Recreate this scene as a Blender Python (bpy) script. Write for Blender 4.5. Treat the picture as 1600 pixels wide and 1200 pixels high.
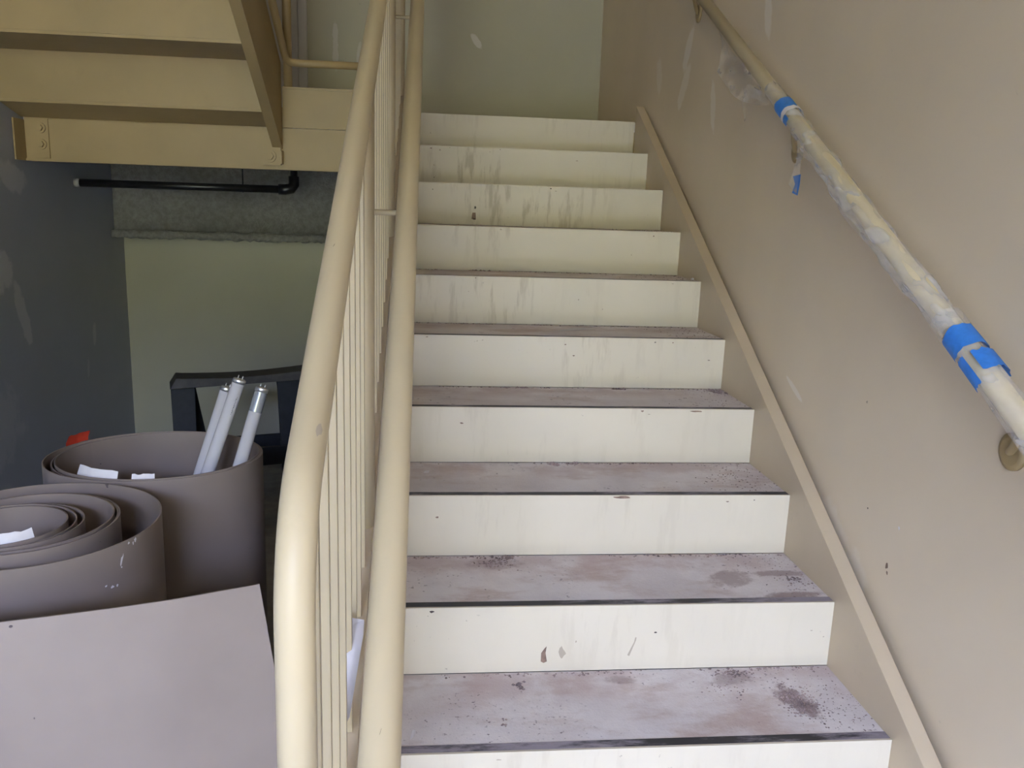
import bpy, math, random
from mathutils import Vector, Matrix

for o in list(bpy.data.objects):
    bpy.data.objects.remove(o, do_unlink=True)
scene = bpy.context.scene
C = scene.collection
random.seed(7)

# ------------------------------------------------------------------ camera
def make_camera():
    yaw, pit, rol = 0.1022, 0.2018, 0.0323
    cy, sy = math.cos(yaw), math.sin(yaw)
    w = Vector((sy * math.cos(pit), cy * math.cos(pit), -math.sin(pit)))
    r = Vector((cy, -sy, 0)); u = r.cross(w)
    c, s = math.cos(rol), math.sin(rol)
    r2 = c * r + s * u; u2 = -s * r + c * u
    cam = bpy.data.cameras.new('camera'); o = bpy.data.objects.new('camera', cam)
    m = Matrix((r2, u2, -w)).transposed().to_4x4()
    m.translation = Vector((-1.0300, -1.2686, 1.2909))
    o.matrix_world = m
    cam.sensor_fit = 'HORIZONTAL'; cam.sensor_width = 36.0
    cam.lens = 1322.9 / 1600 * 36.0
    cam.clip_start = 0.02; cam.clip_end = 200
    C.objects.link(o); scene.camera = o
make_camera()

# ------------------------------------------------------------------ daylight, exposure
world = bpy.data.worlds.new('overcast_sky'); scene.world = world
world.use_nodes = True
bg = world.node_tree.nodes['Background']
bg.inputs['Color'].default_value = (0.76, 0.935, 1.56, 1)
bg.inputs['Strength'].default_value = 24.5
scene.view_settings.view_transform = 'Standard'
scene.view_settings.look = 'None'
scene.view_settings.gamma = 1.0
scene.view_settings.use_curve_mapping = False
scene.view_settings.exposure = 0.87

FLOOR = -0.35
XR, XL, YB, YF, CEIL = 0.055, -2.955, 4.39, -5.0, 5.2
DX0, DX1, DZ1 = -2.95, -0.60, 2.95      # tall glazed entrance in the front wall
sun = bpy.data.lights.new('sun', 'SUN'); sun.energy = 43.0; sun.color = (1.0, .93, .80); sun.angle = math.radians(.6)
so_ = bpy.data.objects.new('sun', sun); C.objects.link(so_)
so_.rotation_euler = (math.radians(-32), math.radians(-12), 0)   # stands high behind the building, lights the grounds outside
pl = bpy.data.lights.new('entrance_daylight', 'AREA')
pl.shape = 'RECTANGLE'; pl.size = DX1 - DX0; pl.size_y = DZ1 - FLOOR
pl.cycles.is_portal = True
po = bpy.data.objects.new('entrance_daylight', pl)
po.location = ((DX0 + DX1) / 2, YF - 0.02, (DZ1 + FLOOR) / 2)
po.rotation_euler = (math.radians(90), 0, 0)     # -Z axis looks along +Y
C.objects.link(po)

# ------------------------------------------------------------------ helpers
RISE, RUN = 0.175, 0.3116
SL = RISE / RUN

class MB:
    def __init__(s): s.v = []; s.f = []; s.sm = []
    def add(s, vs, fs, smooth=False):
        b = len(s.v); s.v += [tuple(v) for v in vs]
        for f in fs: s.f.append(tuple(i + b for i in f)); s.sm.append(smooth)
        return s
    def box(s, x0, x1, y0, y1, z0, z1):
        v = [(x, y, z) for z in (z0, z1) for y in (y0, y1) for x in (x0, x1)]
        return s.add(v, [(0, 2, 3, 1), (4, 5, 7, 6), (0, 1, 5, 4), (2, 6, 7, 3), (0, 4, 6, 2), (1, 3, 7, 5)])
    def prism_x(s, poly, x0, x1):          # poly of (y, z)
        n = len(poly)
        v = [(x0, y, z) for y, z in poly] + [(x1, y, z) for y, z in poly]
        f = [tuple(range(n)), tuple(range(2 * n - 1, n - 1, -1))]
        f += [(i, i + n, (i + 1) % n + n, (i + 1) % n) for i in range(n)]
        return s.add(v, f)
    def tube(s, pts, r, n=16, caps=True, smooth=True, rfun=None):
        pts = [Vector(p) for p in pts]; m = len(pts); rings = []
        t0 = (pts[1] - pts[0]).normalized()
        up = Vector((0, 0, 1)) if abs(t0.z) < .9 else Vector((1, 0, 0))
        a = t0.cross(up).normalized(); vs = []
        for i, p in enumerate(pts):
            t = ((pts[min(i + 1, m - 1)] - pts[max(i - 1, 0)])).normalized()
            a = (a - t * a.dot(t)).normalized(); b = t.cross(a)
            for k in range(n):
                an = 2 * math.pi * k / n
                rr = r if rfun is None else rfun(i, m, an)
                vs.append(p + (a * math.cos(an) + b * math.sin(an)) * rr)
        fs = [(i * n + k, i * n + (k + 1) % n, (i + 1) * n + (k + 1) % n, (i + 1) * n + k) for i in range(m - 1) for k in range(n)]
        base = len(s.v)
        s.add(vs, fs, smooth)
        if caps:
            s.f.append(tuple(base + k for k in range(n - 1, -1, -1))); s.sm.append(False)
            s.f.append(tuple(base + (m - 1) * n + k for k in range(n))); s.sm.append(False)
        return s
    def build(s, name, mat, parent=None, bevel=0.0):
        me = bpy.data.meshes.new(name); me.from_pydata(s.v, [], s.f)
        for p, q in zip(me.polygons, s.sm): p.use_smooth = q
        me.materials.append(mat); me.validate(); me.update()
        import bmesh
        bm = bmesh.new(); bm.from_mesh(me); bmesh.ops.recalc_face_normals(bm, faces=bm.faces)
        if bevel:
            es = [e for e in bm.edges if len(e.link_faces) == 2 and e.calc_face_angle(0) > .6]
            bmesh.ops.bevel(bm, geom=es, offset=bevel, segments=2, profile=.5, affect='EDGES')
        bm.to_mesh(me); bm.free()
        o = bpy.data.objects.new(name, me); C.objects.link(o)
        if parent: o.parent = parent; o.matrix_parent_inverse = Matrix.Translation(-parent.location)
        return o

def tag(o, label=None, cat=None, group=None, kind=None):
    if label: o['label'] = label
    if cat: o['category'] = cat
    if group: o['group'] = group
    if kind: o['kind'] = kind
    return o
def thing(name, label, cat, loc, group=None):
    o = bpy.data.objects.new(name, None); C.objects.link(o); o.location = loc
    o.empty_display_size = .1
    return tag(o, label, cat, group)

# ------------------------------------------------------------------ materials
def new_mat(name):
    m = bpy.data.materials.new(name); m.use_nodes = True
    nt = m.node_tree; return m, nt, nt.nodes['Principled BSDF']
def N(nt, t, **kw):
    n = nt.nodes.new(t)
    for k, v in kw.items(): setattr(n, k, v)
    return n
def coords(nt): return N(nt, 'ShaderNodeTexCoord').outputs['Object']
def noise(nt, vec, scale, detail=4, rough=.55, stretch=None):
    if stretch:
        mp = N(nt, 'ShaderNodeMapping'); mp.inputs['Scale'].default_value = stretch
        nt.links.new(vec, mp.inputs['Vector']); vec = mp.outputs['Vector']
    n = N(nt, 'ShaderNodeTexNoise'); n.inputs['Scale'].default_value = scale
    n.inputs['Detail'].default_value = detail; n.inputs['Roughness'].default_value = rough
    nt.links.new(vec, n.inputs['Vector']); return n.outputs['Fac']
def ramp(nt, fac, a, b, lo=0.0, hi=1.0):
    mr = N(nt, 'ShaderNodeMapRange', interpolation_type='SMOOTHSTEP')
    mr.inputs['From Min'].default_value = a; mr.inputs['From Max'].default_value = b
    mr.inputs['To Min'].default_value = lo; mr.inputs['To Max'].default_value = hi
    nt.links.new(fac, mr.inputs['Value']); return mr.outputs['Result']
def mix(nt, fac, a, b):
    m = N(nt, 'ShaderNodeMix', data_type='RGBA')
    for sock, v in ((m.inputs[0], fac), (m.inputs[6], a), (m.inputs[7], b)):
        if hasattr(v, 'is_output') or isinstance(v, bpy.types.NodeSocket): nt.links.new(v, sock)
        elif isinstance(v, (int, float)): sock.default_value = v
        else: sock.default_value = (*v, 1)
    return m.outputs[2]
def math_(nt, op, a, b):
    m = N(nt, 'ShaderNodeMath', operation=op)
    for s, v in ((m.inputs[0], a), (m.inputs[1], b)):
        if isinstance(v, bpy.types.NodeSocket): nt.links.new(v, s)
        else: s.default_value = v
    return m.outputs[0]
def bump(nt, bsdf, h, strength=.2, dist=.002):
    b = N(nt, 'ShaderNodeBump'); b.inputs['Strength'].default_value = strength; b.inputs['Distance'].default_value = dist
    nt.links.new(h, b.inputs['Height']); nt.links.new(b.outputs['Normal'], bsdf.inputs['Normal'])
def setc(nt, b, sock):
    if isinstance(sock, bpy.types.NodeSocket): nt.links.new(sock, b.inputs['Base Color'])
    else: b.inputs['Base Color'].default_value = (*sock, 1)

def patch(nt, P, c, size, rot, axes):
    """soft ragged ellipse, in object coordinates, lying in the plane of two axes"""
    sub = N(nt, 'ShaderNodeVectorMath', operation='SUBTRACT'); nt.links.new(P, sub.inputs[0])
    sub.inputs[1].default_value = c
    d1 = [0, 0, 0]; d2 = [0, 0, 0]
    i, j = axes
    d1[i] = math.cos(rot) / size[0]; d1[j] = math.sin(rot) / size[0]
    d2[i] = -math.sin(rot) / size[1]; d2[j] = math.cos(rot) / size[1]
    out = []
    for d in (d1, d2):
        q = N(nt, 'ShaderNodeVectorMath', operation='DOT_PRODUCT'); nt.links.new(sub.outputs[0], q.inputs[0])
        q.inputs[1].default_value = d
        out.append(math_(nt, 'MULTIPLY', q.outputs['Value'], q.outputs['Value']))
    return math_(nt, 'ADD', out[0], out[1])       # < 1 inside

def paint(name, col, rough=.45, mott=.06, streak=False, grime=0.0, bumps=.06):
    m, nt, b = new_mat(name); P = coords(nt)
    n1 = noise(nt, P, 3.0, 5)
    c = mix(nt, ramp(nt, n1, .3, .75), tuple(x * (1 - mott) for x in col), tuple(min(1, x * (1 + mott)) for x in col))
    if streak:      # mop dribbles and scuffs on the stair faces
        s1 = noise(nt, P, 7.0, 4, .6, (4.2, 1, .75)); s2 = noise(nt, P, 2.2, 2, .5)
        f = math_(nt, 'MULTIPLY', ramp(nt, s1, .50, .66), ramp(nt, s2, .40, .58))
        sx = N(nt, 'ShaderNodeSeparateXYZ'); nt.links.new(P, sx.inputs[0])
        up_ = ramp(nt, sx.outputs['Z'], .3, 1.3, .25, 1.0)
        f = math_(nt, 'MULTIPLY', f, math_(nt, 'MULTIPLY', up_, ramp(nt, math_(nt, 'ABSOLUTE', math_(nt, 'ADD', sx.outputs['X'], .68), 0), .12, .5, 1.0, .25)))
        c = mix(nt, math_(nt, 'MULTIPLY', f, streak), c, tuple(x * y for x, y in zip(col, (.52, .46, .38))))
        s3 = noise(nt, P, 60, 3, .6); s4 = noise(nt, P, 5, 2)
        f2 = math_(nt, 'MULTIPLY', ramp(nt, s3, .70, .74), ramp(nt, s4, .5, .65))
        c = mix(nt, math_(nt, 'MULTIPLY', f2, .55), c, (.12, .085, .065))
    if grime:
        g = noise(nt, P, 9, 6, .7)
        c = mix(nt, math_(nt, 'MULTIPLY', ramp(nt, g, .58, .75), grime), c, tuple(x * .6 for x in col))
    setc(nt, b, c)
    b.inputs['Roughness'].default_value = rough
    bump(nt, b, noise(nt, P, 220, 2), bumps, .001)
    return m

CREAM = (.70, .63, .49)
M_rail = paint("cream_gloss_paint", (.49, .405, .26), .42, .03, grime=.10, bumps=.03)
M_rail.node_tree.nodes['Principled BSDF'].inputs['Specular IOR Level'].default_value = .3
M_stair = paint("cream_stair_paint", (.61, .545, .425), .42, .03, streak=.62)
M_string = paint('beige_stringer_paint', (.52, .42, .29), .42, .05, grime=.2)
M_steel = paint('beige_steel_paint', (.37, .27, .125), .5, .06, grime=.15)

def wall_mat(name, col, patches, axes, patch_col, extra=None):
    m, nt, b = new_mat(name); P = coords(nt)
    c = mix(nt, ramp(nt, noise(nt, P, 1.1, 4), .35, .7), tuple(x * .95 for x in col), tuple(x * 1.04 for x in col))
    nz = noise(nt, P, 9, 4, .6)
    tot = None
    for (cc, size, rot, amt) in patches:
        e = patch(nt, P, cc, size, rot, axes)
        e = math_(nt, 'ADD', e, math_(nt, 'MULTIPLY', math_(nt, 'SUBTRACT', nz, .5), 3.2))
        f = ramp(nt, e, .55, 1.15, amt, 0)
        c = mix(nt, f, c, patch_col)
    sc = noise(nt, P, 40, 3, .6); sc2 = noise(nt, P, 2.3, 2)
    c = mix(nt, math_(nt, 'MULTIPLY', math_(nt, 'MULTIPLY', ramp(nt, sc, .69, .74), ramp(nt, sc2, .5, .64)), .35), c, tuple(x * .6 for x in col))
    setc(nt, b, c); b.inputs['Roughness'].default_value = .42
    bump(nt, b, noise(nt, P, 160, 3), .10, .001)
    return m
WALL = (.68, .565, .41)
M_wallR = wall_mat('tan_wall_paint_right', WALL, [
    ((XR, 2.446, 1.977), (.11, .045), -.9, .45), ((XR, 2.901, 1.953), (.10, .05), 1.2, .30),
    ((XR, 2.461, 1.850), (.12, .045), -.8, .38), ((XR, 2.05, 1.70), (.10, .03), 1.3, .40),
    ((XR, 1.573, 1.961), (.10, .03), 1.2, .40), ((XR, .75, .42), (.22, .10), .5, .18),
    ((XR, 1.1, .80), (.06, .008), .4, .4)], (1, 2), (.90, .86, .82))
M_wallL = wall_mat('grey_wall_paint_left', (.36, .38, .43), [
    ((XL, 2.98, 1.375), (.14, .07), -.3, .55), ((XL, 2.80, .93), (.12, .09), .4, .6), ((XL, 2.96, .76), (.16, .05), 1.9, .55),
    ((XL, 3.82, .52), (.07, .03), 1.4, .5), ((XL, 3.70, .35), (.08, .02), 1.4, .35), ((XL, 2.5, .2), (.4, .2), .2, .25)], (1, 2), (.62, .62, .62))
M_wallB = wall_mat('olive_wall_paint_back', (.39, .37, .28), [
    ((-.743, YB, 2.327), (.055, .022), -.9, .5), ((-1.62, YB, 2.25), (.02, .16), 0, .3), ((-1.47, YB, 2.2), (.02, .12), 0, .25)], (0, 2), (.70, .70, .70))
M_wallF = wall_mat('tan_wall_paint_front', WALL, [], (0, 2), WALL)

def concrete(name, col, sc=12, b_s=.5, dist=.004, rough=.9):
    m, nt, b = new_mat(name); P = coords(nt)
    n = noise(nt, P, sc, 8, .65); n2 = noise(nt, P, 2.5, 4)
    c = mix(nt, ramp(nt, n, .3, .7), tuple(x * .78 for x in col), tuple(x * 1.15 for x in col))
    c = mix(nt, ramp(nt, n2, .45, .7, 0, .35), c, tuple(x * .6 for x in col))
    setc(nt, b, c); b.inputs['Roughness'].default_value = rough
    bump(nt, b, noise(nt, P, 90, 6, .7), b_s, dist); return m
M_floor = concrete('grey_concrete_floor', (.30, .29, .28))
M_rough = concrete('rough_fireproofing', (.30, .29, .26), 30, .9, .012)
M_ceil = concrete('tan_ceiling_paint', (.50, .41, .27), 3, .1)

def tread_mat():
    m, nt, b = new_mat('dusty_tread_vinyl'); P = coords(nt)
    base = mix(nt, ramp(nt, noise(nt, P, 5, 6, .6), .3, .7), (.62, .56, .54), (.75, .695, .665))
    # reddish brown dust in drifts, pale plaster dust, dark crumbs trodden flat
    d = noise(nt, P, 3.1, 7, .68, (1, 2.2, 1))
    base = mix(nt, ramp(nt, d, .49, .70, 0, .72), base, (.46, .33, .27))
    sx = N(nt, 'ShaderNodeSeparateXYZ'); nt.links.new(P, sx.inputs[0])
    fr = math_(nt, 'FRACT', math_(nt, 'DIVIDE', sx.outputs['Y'], RUN), 0)
    dr = math_(nt, 'MULTIPLY', ramp(nt, fr, .35, .85), ramp(nt, noise(nt, P, 6, 5, .65), .38, .62, 0, .55))
    base = mix(nt, dr, base, (.44, .315, .285))
    nz = noise(nt, P, 38, 6, .7)
    for (cc, size, rot, amt) in (((-.149, .470, 0), (.035, .075), .35, .85), ((-.27, .575, 0), (.06, .03), .3, .55), ((-.10, .66, 0), (.09, .03), .2, .7),
                                 ((-.22, .77, 0), (.07, .05), .5, .6), ((-.07, .80, 0), (.08, .02), 0, .6), ((-.55, .58, 0), (.04, .02), 0, .5), ((-.84, .885, 0), (.08, .04), 0, .5)):
        e = patch(nt, P, cc, size, rot, (0, 1))
        e = math_(nt, 'ADD', e, math_(nt, 'MULTIPLY', math_(nt, 'SUBTRACT', nz, .5), 3.0))
        base = mix(nt, ramp(nt, e, .3, 1.3, amt, 0), base, (.25, .165, .145))
    w = noise(nt, P, 14, 6, .7)
    base = mix(nt, ramp(nt, w, .55, .80, 0, .45), base, (.70, .64, .60))
    k = noise(nt, P, 75, 3, .6); k2 = noise(nt, P, 4.3, 4, .6)
    base = mix(nt, math_(nt, 'MULTIPLY', ramp(nt, k, .60, .70), ramp(nt, k2, .47, .64)), base, (.20, .155, .155))
    sp = noise(nt, P, 120, 2)
    base = mix(nt, ramp(nt, sp, .755, .78, 0, .8), base, (.75, .72, .72))
    setc(nt, b, base); b.inputs['Roughness'].default_value = .8
    bump(nt, b, noise(nt, P, 110, 5, .7), .5, .003); return m
M_tread = tread_mat()
def strip_mat():
    m, nt, b = new_mat('black_nosing_strip'); P = coords(nt)
    n = noise(nt, P, 9, 6, .7, (1, 4, 1)); n2 = noise(nt, P, 2.2, 3)
    s = math_(nt, 'ADD', n, math_(nt, 'MULTIPLY', math_(nt, 'SUBTRACT', n2, .5), 1.1))
    setc(nt, b, mix(nt, ramp(nt, s, .46, .72, 0, .9), (.022, .022, .028), (.34, .30, .34)))
    b.inputs['Roughness'].default_value = .5; return m
M_strip = strip_mat()

def simple(name, col, rough=.5, metal=0.0, nz=0, sc=20, spec=None):
    m, nt, b = new_mat(name)
    if nz:
        P = coords(nt)
        setc(nt, b, mix(nt, ramp(nt, noise(nt, P, sc, 5, .6), .3, .7), tuple(x * (1 - nz) for x in col), tuple(min(1, x * (1 + nz)) for x in col)))
    else: setc(nt, b, col)
    b.inputs['Roughness'].default_value = rough; b.inputs['Metallic'].default_value = metal
    return m
def board_mat():
    m, nt, b = new_mat('greige_floor_protection_board'); P = coords(nt)
    col = (.25, .20, .17)
    c = mix(nt, ramp(nt, noise(nt, P, 3.5, 5), .3, .7), tuple(x * .93 for x in col), tuple(x * 1.06 for x in col))
    s = noise(nt, P, 26, 4, .65, (1, 1, .55)); s2 = noise(nt, P, 3.3, 2)
    f = math_(nt, 'MULTIPLY', ramp(nt, s, .76, .79), ramp(nt, s2, .52, .6))
    c = mix(nt, f, c, (.85, .83, .80))
    k = noise(nt, P, 33, 2); c = mix(nt, ramp(nt, k, .77, .79), c, (.08, .06, .06))
    setc(nt, b, c); b.inputs['Roughness'].default_value = .42; return m
M_board = board_mat()
M_paper = simple('white_tape_paper', (.72, .69, .70), .6, nz=.05)
M_red = simple('red_tape', (.62, .06, .03), .5)
M_black = simple('black_plastic', (.008, .010, .013), .65, nz=.3, sc=30)
M_blackb = simple('dusty_black_plastic', (.035, .032, .03), .55, nz=.3, sc=25)
M_pipe = simple('black_iron_pipe', (.012, .012, .014), .35, nz=.4, sc=40)
M_pipe_end = simple('bare_pipe_end', (.35, .33, .30), .4, nz=.2)
M_alu = simple('aluminium_cap', (.72, .73, .75), .3, .9)
M_blue = simple('blue_painter_tape', (.035, .20, .62), .55, nz=.1, sc=60)
M_chip = simple('bare_brown_steel', (.20, .13, .095), .8, nz=.35, sc=60)
M_chipd = simple('dark_chipped_paint', (.05, .035, .03), .8, nz=.3, sc=80)
M_scuff = simple('grey_scuff', (.38, .315, .235), .6)
M_scuff2 = simple('dark_speck', (.09, .07, .07), .7)
M_print = simple('grey_print', (.10, .10, .11), .6)
M_dirt = simple('brown_dirt', (.27, .205, .19), .95, nz=.5, sc=15)
M_greydoor = simple('pale_grey_door_paint', (.46, .46, .45), .45, nz=.05, sc=6)
M_frame = simple('dark_bronze_door_frame', (.05, .045, .04), .4)
M_grass = simple('lawn', (.30, .27, .15), .9, nz=.3, sc=2)
M_hedge = simple('hedge_leaves', (.17, .17, .075), .9, nz=.4, sc=3)

def tube_glass():
    m, nt, b = new_mat('white_phosphor_tube')
    setc(nt, b, (.56, .555, .58)); b.inputs['Roughness'].default_value = .10
    b.inputs['Coat Weight'].default_value = .4; b.inputs['Coat Roughness'].default_value = .03
    return m
M_tube = tube_glass()
def clear_end():
    m, nt, b = new_mat('clear_grey_tube_end')
    setc(nt, b, (.33, .35, .38)); b.inputs['Roughness'].default_value = .08; b.inputs['Metallic'].default_value = .4; return m
M_tubeclear = clear_end()
def film_mat():
    m, nt, b = new_mat('clear_plastic_film'); P = coords(nt)
    setc(nt, b, (.80, .77, .74)); b.inputs['Roughness'].default_value = .25
    tr = N(nt, 'ShaderNodeBsdfTransparent'); ms = N(nt, 'ShaderNodeMixShader')
    n = noise(nt, P, 13, 2, .45, (1.5, .5, 1.5))
    f = ramp(nt, n, .36, .72, .14, .46)
    nt.links.new(f, ms.inputs[0]); nt.links.new(tr.outputs[0], ms.inputs[1]); nt.links.new(b.outputs[0], ms.inputs[2])
    out = nt.nodes['Material Output']; nt.links.new(ms.outputs[0], out.inputs['Surface'])
    bump(nt, b, noise(nt, P, 18, 2, .5), .3, .008); return m
M_film = film_mat()

# ------------------------------------------------------------------ the room
def struct(o): o['kind'] = 'structure'; return o
struct(MB().box(XL - .2, XR + .2, YF - .2, YB + .2, FLOOR - .2, FLOOR).build('floor', M_floor))
struct(MB().box(XR, XR + .2, YF - .2, YB + .2, FLOOR, CEIL).build('wall_right', M_wallR))
struct(MB().box(XL - .2, XL, YF - .2, YB + .2, FLOOR, CEIL).build('wall_left', M_wallL))
struct(MB().box(XL, XR, YB, YB + .2, FLOOR, CEIL).build('wall_back', M_wallB))
wf = MB().box(XL, DX0, YF - .2, YF, FLOOR, CEIL).box(DX1, XR, YF - .2, YF, FLOOR, CEIL).box(DX0, DX1, YF - .2, YF, DZ1, CEIL)
struct(wf.build('wall_front', M_wallF))
struct(MB().box(XL - .2, XR + .2, YF - .2, YB + .2, CEIL, CEIL + .2).build('ceiling', M_ceil))
t = MB()
for x in (DX0, (DX0 + DX1) / 2 - .03, DX1 - .06): t.box(x, x + .06, YF - .15, YF - .08, FLOOR, DZ1)
t.box(DX0, DX1, YF - .15, YF - .08, DZ1 - .06, DZ1)
struct(t.build('door_1', M_frame))
# upper floor over the entrance, reached by the upper flight
UY = -.55; UZ = 3.55
struct(MB().box(XL, XR, YF, UY, UZ - .25, UZ).build('floor_upper', M_ceil))
# warm ceiling light over the stairwell
lt = thing('ceiling_light', 'round ceiling light high above the stair landing', 'light', (-1.3, 2.6, CEIL))
MB().tube([(-1.3, 2.6, CEIL), (-1.3, 2.6, CEIL - .03)], .19, 32, smooth=False).build('base', M_frame, lt)
gm, gnt, gb = new_mat('lit_lamp_glass')
setc(gnt, gb, (.9, .85, .75)); gb.inputs['Emission Color'].default_value = (1.0, .74, .40, 1); gb.inputs['Emission Strength'].default_value = 1.5
MB().tube([(-1.3, 2.6, CEIL - .03), (-1.3, 2.6, CEIL - .06), (-1.3, 2.6, CEIL - .09), (-1.3, 2.6, CEIL - .105)], .17, 32, rfun=lambda i, m, a: (.17, .165, .12, .05)[i]).build('globe', gm, lt)
ll = bpy.data.lights.new('lamp_light', 'AREA'); ll.shape = 'DISK'; ll.size = .34; ll.energy = 4.5; ll.color = (1.0, .80, .50)
lo = bpy.data.objects.new('lamp_light', ll); lo.location = (-1.3, 2.6, CEIL - .115); C.objects.link(lo); lo.parent = lt; lo.matrix_parent_inverse = Matrix.Translation(-lt.location)
# outside the entrance: lawn and added unseen greenery that blocks the low sky
tag(MB().box(-4, 2, -8.5, YF - .2, FLOOR - .119, FLOOR - .05).build('entrance_path', M_floor), 'grey concrete path outside the entrance behind the viewer', 'path')
tag(MB().box(-30, 30, -40, YF - .2, FLOOR - .5, FLOOR - .12).build('lawn', M_grass), 'dry yellowish lawn outside the entrance behind the viewer', 'lawn')
hb = MB()
for i in range(40):
    x = -20 + i; hb.box(x, x + 1.02, -19 + .3 * random.random(), -17.5 - .3 * random.random(), FLOOR - .12, 5.5 + .5 * random.random())
tag(hb.build('sky_block_hedge', M_hedge), 'added olive greenery beyond the lawn behind the viewer, raised to block the low sky', 'sky_block_hedge')

# grey door at the back of the landing, mostly hidden by the upper flight
d2 = struct(MB().box(-2.70, -1.845, YB - .020, YB - .001, 1.752, 3.80).build('door_2', M_greydoor, None, .003))
MB().box(-1.843, -1.790, YB - .030, YB - .001, 1.752, 3.86).build('door_frame', M_greydoor, d2, .003)
# fireproofed beam on the back wall under the landing
fb = thing('concrete_beam', 'rough grey fireproofed beam along the back wall under the landing', 'beam', (-1.5, 4.3, 1.05))
def rough_bar(mb, x0, x1, y0, y1, z0, z1, nx=90, amp=.006):
    vs = []; fs = []
    prof = [(y1, z0), (y0, z0), (y0, (z0 + z1) / 2), (y0, z1), (y1, z1)]
    for i in range(nx + 1):
        x = x0 + (x1 - x0) * i / nx
        for (y, z) in prof: vs.append((x, y + random.uniform(-amp, amp) * (y != y1), z + random.uniform(-amp, amp)))
    k = len(prof)
    for i in range(nx):
        for j in range(k - 1): fs.append((i * k + j, i * k + j + 1, (i + 1) * k + j + 1, (i + 1) * k + j))
    fs.append(tuple(range(k))); fs.append(tuple(nx * k + j for j in range(k)))
    mb.add(vs, fs, True)
b1 = MB(); rough_bar(b1, XL + .003, XR - .01, 4.23, YB - .003, 1.10, 1.62, 120, .003); b1.build('web_face', M_rough, fb)
b2 = MB(); rough_bar(b2, XL + .003, XR - .01, 4.17, YB - .003, 1.055, 1.10, 160, .008); b2.build('bottom_flange', M_rough, fb)

# ------------------------------------------------------------------ the stair flight
stair = thing('stair_flight', 'cream painted steel stair flight with dusty purple grey treads', 'staircase', (-.58, 0, FLOOR))
SX0, SX1 = -1.16, 0.0
riser_me = None; risers = {}
for k in range(-1, 11):
    y, z = k * RUN, k * RISE
    r = MB().prism_x([(y, z), (y + .006, z), (y + .009, z - RISE + .0), (y + .003, z - RISE + .0)], SX0, SX1 - .0005).build('riser', M_stair, stair)
    risers[k] = r
    if k < 10:
        MB().box(SX0, SX1 - .0005, y + .0325, y + RUN + .002, z - .045, z - .0015).build('tread', M_tread, stair)
        MB().box(SX0, SX1 - .0005, y + .0065, y + .032, z - .045, z - .0005).build('nosing_strip', M_strip, stair)
def stringer(x0, x1, h1=.083, h0=-.25, yt=3.10, mat=M_string):
    y0 = -.48
    return [(((-.35 - h0) / SL), FLOOR), (y0, FLOOR), (y0, y0 * SL + h1), (yt, yt * SL + h1), (yt, 1.48), ((1.48 - h0) / SL, 1.48)]
st = MB().prism_x(stringer(0, 0), 0, .040).build('stringer', M_string, stair, bevel=.0015)
st2 = MB().prism_x(stringer(0, 0), -1.20, -1.16).build('stringer', M_string, stair, bevel=.0015)

def blob(c, rx, rz, n=11, jag=.35, tail=0):
    out = []
    for i in range(n):
        a = 2 * math.pi * i / n; q = 1 + random.uniform(-jag, jag)
        out.append((c[0] + rx * q * math.cos(a), c[1] + rz * q * math.sin(a)))
    return out
def decal_y(name, poly, y, mat, parent, th=.0004):   # thin chip on a stair face, poly in x, z
    n = len(poly); v = [(x, y - th, z) for x, z in poly] + [(x, y + .001, z) for x, z in poly]
    f = [tuple(range(n)), tuple(range(2 * n - 1, n - 1, -1))] + [(i, i + n, (i + 1) % n + n, (i + 1) % n) for i in range(n)]
    return MB().add(v, f).build(name, mat, parent)
# chips that show on particular risers
decal_y('paint_chip', [(-.845, 1.250), (-.832, 1.247), (-.826, 1.252), (-.828, 1.283), (-.832, 1.298), (-.838, 1.292), (-.843, 1.270)], 8 * RUN + .0025, M_chip, risers[8])
decal_y('paint_chip', blob((-.830, 1.300), .005, .006), 8 * RUN + .0010, M_chipd, risers[8])
decal_y('paint_chip', blob((-.832, 1.250), .007, .003), 8 * RUN + .0024, M_chipd, risers[8])
decal_y('paint_chip', [(-.742, .202), (-.735, .198), (-.727, .202), (-.731, .225), (-.729, .243), (-.735, .236), (-.742, .225)], 2 * RUN + .0022, M_chip, risers[2])
decal_y('scuff_mark', blob((-.690, .222), .008, .016), 2 * RUN + .0020, M_scuff, risers[2])
decal_y('scuff_mark', [(-.525, .215), (-.520, .212), (-.505, .255), (-.503, .275), (-.506, .275), (-.510, .250)], 2 * RUN + .0019, M_scuff, risers[2])
decal_y('paint_chip', blob((-.487, .520), .022, .004), 3 * RUN + .0001, M_chip, risers[3])
decal_y('paint_chip', blob((-.190, .693), .016, .003), 4 * RUN + .0001, M_chip, risers[4])
for i in range(40):
    k = random.choice([1, 2, 3, 4, 5, 6, 7, 8, 9]); x = random.uniform(-1.05, -.05); dz = random.choice([random.uniform(.004, .02), random.uniform(.01, .15)])
    decal_y('paint_chip', blob((x, k * RISE - dz), random.uniform(.0015, .006), random.uniform(.001, .003), 7), k * RUN + .003 * dz / RISE, random.choice([M_chip, M_chipd, M_scuff]), risers[k])

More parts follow.
